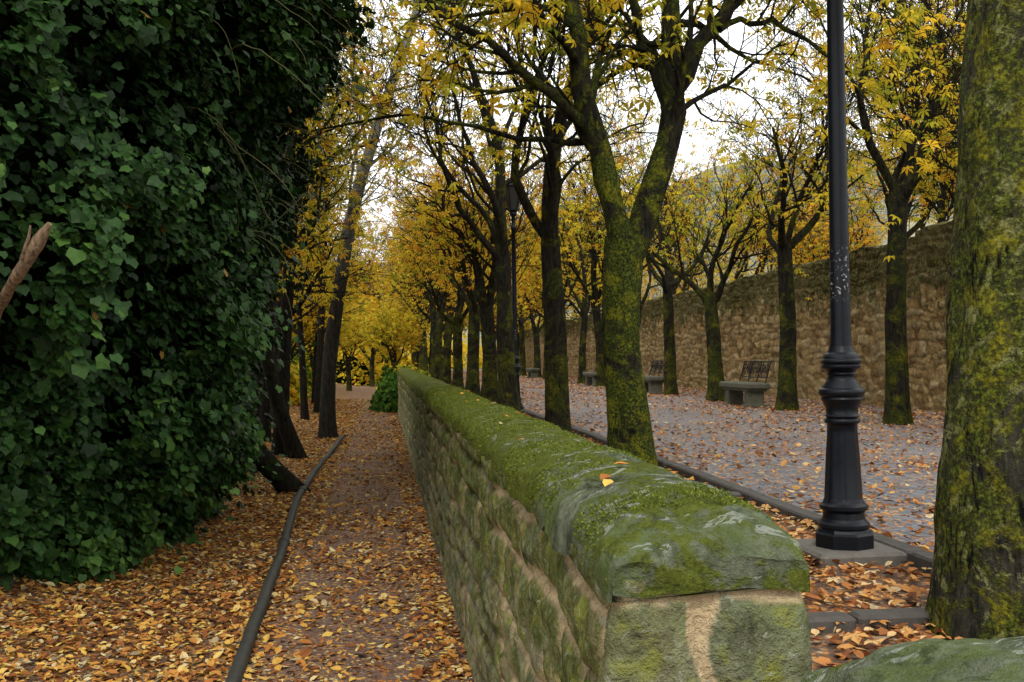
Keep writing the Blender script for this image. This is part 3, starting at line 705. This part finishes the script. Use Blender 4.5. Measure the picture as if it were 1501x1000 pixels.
def shrub(name,label,cat,x,y,z,rx,ry,rz,n,mat,size,seed,tpl,group=None):
    r=np.random.default_rng(seed)
    d=r.normal(0,1,(n,3));d/=np.linalg.norm(d,axis=1)[:,None];d[:,2]=np.abs(d[:,2])
    rad=(.75+.45*fbm(d[:,0],d[:,1],d[:,2],2.2,3,seed)+r.normal(0,.09,n))[:,None]
    P=d*rad*np.array([rx,ry,rz])
    nrm=d+r.normal(0,.5,(n,3))+np.array([0,0,.4]);tip=np.array([0,0,-.8])+r.normal(0,.7,(n,3))
    V,F,a=scatter(tpl,P,basis(nrm,tip),r.uniform(size[0],size[1],n),np.clip(.5+.2*r.normal(0,1,n),0,.99))
    g=Geo();g.add(V,F,0)
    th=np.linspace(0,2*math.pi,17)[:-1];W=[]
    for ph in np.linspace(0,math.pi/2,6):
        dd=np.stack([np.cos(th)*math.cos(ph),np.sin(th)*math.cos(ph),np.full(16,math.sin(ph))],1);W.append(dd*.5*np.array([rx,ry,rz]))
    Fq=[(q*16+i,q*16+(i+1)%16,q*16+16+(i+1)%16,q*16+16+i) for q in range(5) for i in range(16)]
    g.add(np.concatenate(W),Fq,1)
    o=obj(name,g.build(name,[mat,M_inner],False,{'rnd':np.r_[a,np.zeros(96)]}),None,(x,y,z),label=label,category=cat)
    if group:o['group']=group
M_ivy2=leafmat('bright_ivy',[(0,(.015,.045,.008)),(.5,(.045,.11,.018)),(1,(.14,.22,.03))],.2)
shrub('ivy_shrub','bright green ivy bush spilling over the parapet end','shrub',.38,31.5,0,.75,1.8,1.6,2500,M_ivy2,(.09,.15),1,T_ivy())
k=0
for x,y,sx,sz in ((-3.4,20,1.,1.1),(-3.2,32,1.,1.6),(-3.4,38,1.2,1.8),(-3.9,45,1.6,2.2),(.9,37,1.2,1.4),(1.,44,1.3,1.4),(-3.6,14,.9,.9),(-4.3,29,1.6,2.6),(-6,34,2.,3.),(-1.9,62,2.6,3.4),(-5,50,2.5,3.5),(-1.,72,4,5.),(5.,98,6,6.),(13.,96,6,6.),(-8,80,5,6.)):
    k+=1
    shrub('shrub','leafy green and yellow undergrowth shrub on the bank','shrub',x,y,float(zl(x,y))-.05,sx,sx*1.6,sz,1500 if y<70 else 3000,M_yellow if (k%2==0 or y>60) else M_green,(.12,.22) if y<70 else (.25,.45),50+k,T_ivy(),'undergrowth shrubs beside the path')

# ------------------------------------------------------------ street lamps
m,nt=newmat('black_cast_iron');co=objco(nt);n1=noise(nt,co,25,5,.6)
z=nd(nt,'ShaderNodeSeparateXYZ',{0:co},out=2)
zm=ramp(nt,mth(nt,'MULTIPLY',z,.25),[(.31,0.),(.33,1.),(.36,1.),(.39,0.)])
chips=mth(nt,'MULTIPLY',ramp(nt,noise(nt,co,60,3,.6),[(.60,0.),(.64,.8)]),zm)
c=mix(nt,n1,(.002,.003,.005),(.007,.009,.013));c=mix(nt,chips,c,(.38,.38,.36))
finish(nt,c,.40,n1,.25,.006,.20);M_iron=m
m,nt=newmat('lantern_glass');finish(nt,(.07,.07,.06),.3,spec=.3,transl=.5);M_glass=m
m,nt=newmat('concrete_plinth');co=objco(nt);n1=noise(nt,co,18,5,.7);finish(nt,mix(nt,n1,(.05,.045,.038),(.19,.175,.145)),.9,n1,.5,.01);M_conc=m
def lampmeshes():
    g=Geo();box(g,(0,0,-.04),(.44,.46,.14),0,.015);pl=g.build('plinth',[M_conc],False)
    g=Geo()
    lathe(g,[(.03,.148),(.095,.148),(.105,.136),(.118,.130),(.125,.120)],8)
    lathe(g,[(.12,.120),(.13,.125),(.145,.125),(.155,.114),(.17,.103),(.20,.099),(.21,.108),(.218,.117),(.235,.117),(.243,.106),(.25,.099),(.27,.093),(.45,.084),(.60,.074),(.64,.073),(.645,.083),(.655,.086),(.665,.083),(.67,.076),(.68,.084),(.69,.076),(.72,.078),(.745,.090),(.765,.102),(.775,.098),(.785,.109),(.80,.114),(.815,.109),(.82,.098),(.835,.088),(.86,.071),(.88,.064),(.89,.072),(.90,.066),(.912,.080),(.92,.092),(.935,.095),(.94,.089),(.947,.096),(.96,.096),(.968,.088),(.978,.091),(.99,.082),(.998,.068),(1.01,.062),(1.03,.056)],40,0,(.26,.63,8))
    ba=g.build('base',[M_iron],False)
    for p_ in ba.polygons: p_.use_smooth = abs(p_.normal.z)<.35 and p_.center.z>.26
    g=Geo();lathe(g,[(1.02,.056),(1.05,.054),(1.1,.050),(2.2,.044),(3.3,.038),(3.32,.055),(3.36,.055),(3.38,.04),(3.55,.034),(3.57,.06),(3.62,.07),(3.64,.03)],20);po=g.build('post',[M_iron])
    g=Geo();lathe(g,[(3.63,.05),(3.66,.11),(3.68,.11)],6);lathe(g,[(4.08,.21),(4.10,.22),(4.2,.12),(4.26,.05),(4.30,.04),(4.34,.05),(4.38,.01)],6)
    for i in range(6):
        a=i*math.pi/3;tube(g,[(.11*math.cos(a),.11*math.sin(a),3.67),(.205*math.cos(a),.205*math.sin(a),4.09)],.009,4)
    lathe(g,[(3.68,.098),(4.08,.19)],6,1);la=g.build('lantern',[M_iron,M_glass],False)
    return pl,ba,po,la
LM=lampmeshes()
for x,y in ((2.30,4.90),(2.41,18.5),(2.46,33.)):
    t=thing('street_lamp','black cast iron lamp post with moulded base beside the kerb','street lamp','lamp posts along the promenade',(x,y,.63),(0,R(-.7),0))
    for nme,me in zip(('plinth','base','post','lantern'),LM): obj(nme,me,t)

# ------------------------------------------------------------ benches
m,nt=newmat('weathered_bench_stone');co=objco(nt);n1=noise(nt,co,9,5,.7);finish(nt,mix(nt,n1,(.04,.042,.028),(.16,.155,.11)),.9,n1,.5,.01);M_bench=m
def benchmeshes():
    g=Geo();box(g,(0,0,.43),(.50,1.75,.13),0,.03);box(g,(0,0,.345),(.40,1.6,.045),0,.01);seat=g.build('seat',[M_bench],False)
    g=Geo();box(g,(0,0,.16),(.34,.26,.33),0,.02);box(g,(0,0,.025),(.40,.32,.07),0,.01);leg=g.build('leg',[M_bench],False)
    g=Geo()
    for s in (-.75,-.25,.25,.75): tube(g,[(.18,s,.49),(.24,s,.7),(.30,s,.93)],.012,6)
    for z,x in ((.6,.215),(.93,.30)): tube(g,[(x,-.78,z),(x,.78,z)],.013,6)
    for k in range(6):
        c=-.62+k*.25;P=[]
        for q in range(15):
            a=q/14*4.5*math.pi/1.5;rr=.13*(1-q/20);zz=.765+rr*math.sin(a);P.append((.215+(zz-.6)*.26,c+rr*math.cos(a),zz))
        tube(g,P,.008,4)
    for k in range(12):
        c=-.7+k*.127;tube(g,[(.215,c,.6),(.30,c+.1*(-1)**k,.93)],.006,4)
    back=g.build('backrest',[M_iron],True);return seat,leg,back
BM=benchmeshes()
for k,y in enumerate((20.7,28.3,36.,43.5,51.)):
    t=thing('park_bench','grey stone bench with wrought iron scroll backrest on the promenade','bench','stone benches along the promenade',(7.52,y,.60))
    obj('seat',BM[0],t);obj('leg',BM[1],t,(0,-.6,0));obj('leg',BM[1],t,(0,.6,0));obj('backrest',BM[2],t)

# ------------------------------------------------------------ pipe
m,nt=newmat('dark_rubber_pipe');co=objco(nt);n1=noise(nt,co,14,5,.6);finish(nt,mix(nt,n1,(.014,.015,.014),(.07,.07,.058)),.6,n1,.2,.005,.25);M_pipe=m
PP=[(-.66,2.5),(-.70,4.2),(-.715,5.2),(-.755,6.6),(-.785,8.0),(-.86,9.8),(-.93,11.3),(-.955,12.2),(-.90,13.2),(-.93,14.6),(-.84,17.5),(-.77,20.8)]
Q=smooth_path(PP,90);zz=zl(Q[:,0],Q[:,1])+.035+.010*np.sin(Q[:,1]*1.1)
Q=np.c_[Q,zz];g=Geo();tube(g,Q,.038,16)
for yv in (8.9,12.3):
    i=max(int(np.argmin(np.abs(Q[:,1]-yv))),1);a_=Q[i];d=Q[i+1]-Q[i-1];d/=np.linalg.norm(d)
    tube(g,[a_-d*.08,a_-d*.075,a_+d*.075,a_+d*.08],[.039,.046,.046,.039],16)
obj('drain_pipe',g.build('drain_pipe',[M_pipe]),label='long dark rubber pipe lying along the path edge',category='pipe')

# ------------------------------------------------------------ fallen leaves
def litter(name,n,x0,x1,y0,y1,zf,mat,size,seed,keep,zoff=.008,tilt=.28):
    r=np.random.default_rng(seed)
    Y=y0*np.exp(r.random(n)*math.log(y1/y0));X=r.uniform(x0,x1,n)
    k=r.random(n)<keep(X,Y,r);X=X[k];Y=Y[k];n=len(X)
    P=np.stack([X,Y,zf(X,Y)+zoff+r.random(n)*.015],1)
    nrm=r.normal(0,tilt,(n,3))+np.array([0,0,1.]);nrm[:,2]=np.abs(nrm[:,2])
    nrm[:,2]*=np.where(r.random(n)<.4,-1,1)
    tip=r.normal(0,1,(n,3));tip[:,2]=0
    rnd=np.clip(r.beta(1.15,1.3,n)+.22*fbm(X,Y,0*X,.9,3,seed),0,1)
    s=r.uniform(size[0],size[1],n)*(1+np.clip(Y-12,0,50)*.012)*(.6+.8*r.random(n)**2)
    V,F,a=scatter(T_litter(),P,basis(nrm,tip),s,rnd)
    obj(name,mesh(name,V,F,{'rnd':a},[mat],smooth=False),kind='stuff')
litter('fallen_leaves',85000,-3.4,.44,2.8,40,zl,M_litter,(.028,.068),1,lambda X,Y,r:np.where((X>-.60)&(X<.22),.22+.34*sm(-.1,.2,fbm(X,Y,0*X,1.5,2,1)),.95),tilt=.28)
pf=lambda X,Y:.60+0*X
litter('fallen_leaves',85000,.9,10.2,2.3,75,pf,M_litter2,(.036,.074),2,lambda X,Y,r:np.clip(.14+.9*np.exp(-np.abs(X-1.9)/.5)+.70*np.exp(-np.abs(X-8.8)/1.5)+.55*fbm(X,Y,0*X,.8,3,7)+.012*Y,0.06,1),.012)
r=np.random.default_rng(8);n=200
X=r.uniform(.92,2.5,n);Y=r.uniform(2.4,8,n);P=np.stack([X,Y,.630+r.random(n)*.015],1)
nrm=r.normal(0,.2,(n,3))+np.array([0,0,1.]);tip=r.normal(0,1,(n,3))
V,F,a=scatter(T_palm(5,.16,.15),P,basis(nrm,tip),r.uniform(.07,.12,n),r.random(n))
obj('fallen_leaves',mesh('fallen_leaves',V,F,{'rnd':a},[M_litter2],smooth=False),kind='stuff')

# ------------------------------------------------------------ world, sun, camera
w=bpy.data.worlds.new('World');scene.world=w;w.use_nodes=True;nt=w.node_tree
for n in list(nt.nodes):nt.nodes.remove(n)
SAZ=192
sky=nt.nodes.new('ShaderNodeTexSky');sky.sky_type='NISHITA';sky.sun_disc=False
sky.sun_elevation=R(48);sky.sun_rotation=R(SAZ);sky.air_density=1.;sky.dust_density=4.
mx=mix(nt,.88,sky.outputs[0],(14.2,14.25,14.3))
bg=nd(nt,'ShaderNodeBackground',{0:mx,1:.15});nd(nt,'ShaderNodeOutputWorld',{0:bg},out=None)
L=bpy.data.lights.new('sun','SUN');L.energy=1.5;L.angle=R(14);L.color=(1,.96,.88)
so=bpy.data.objects.new('sun',L);col.objects.link(so)
el=R(48);az=R(SAZ);dv=Vector((math.sin(az)*math.cos(el),math.cos(az)*math.cos(el),math.sin(el)))
so.rotation_euler=dv.to_track_quat('Z','Y').to_euler()
cam=bpy.data.cameras.new('camera');cam.lens=36;cam.sensor_width=36;cam.clip_end=2000;cam.clip_start=.05
co_=bpy.data.objects.new('camera',cam);col.objects.link(co_);co_.location=(0,0,1.6);co_.rotation_euler=(R(90.95),0,R(-7.22))
scene.camera=co_
scene.view_settings.view_transform='Standard';scene.view_settings.look='None';scene.view_settings.exposure=0
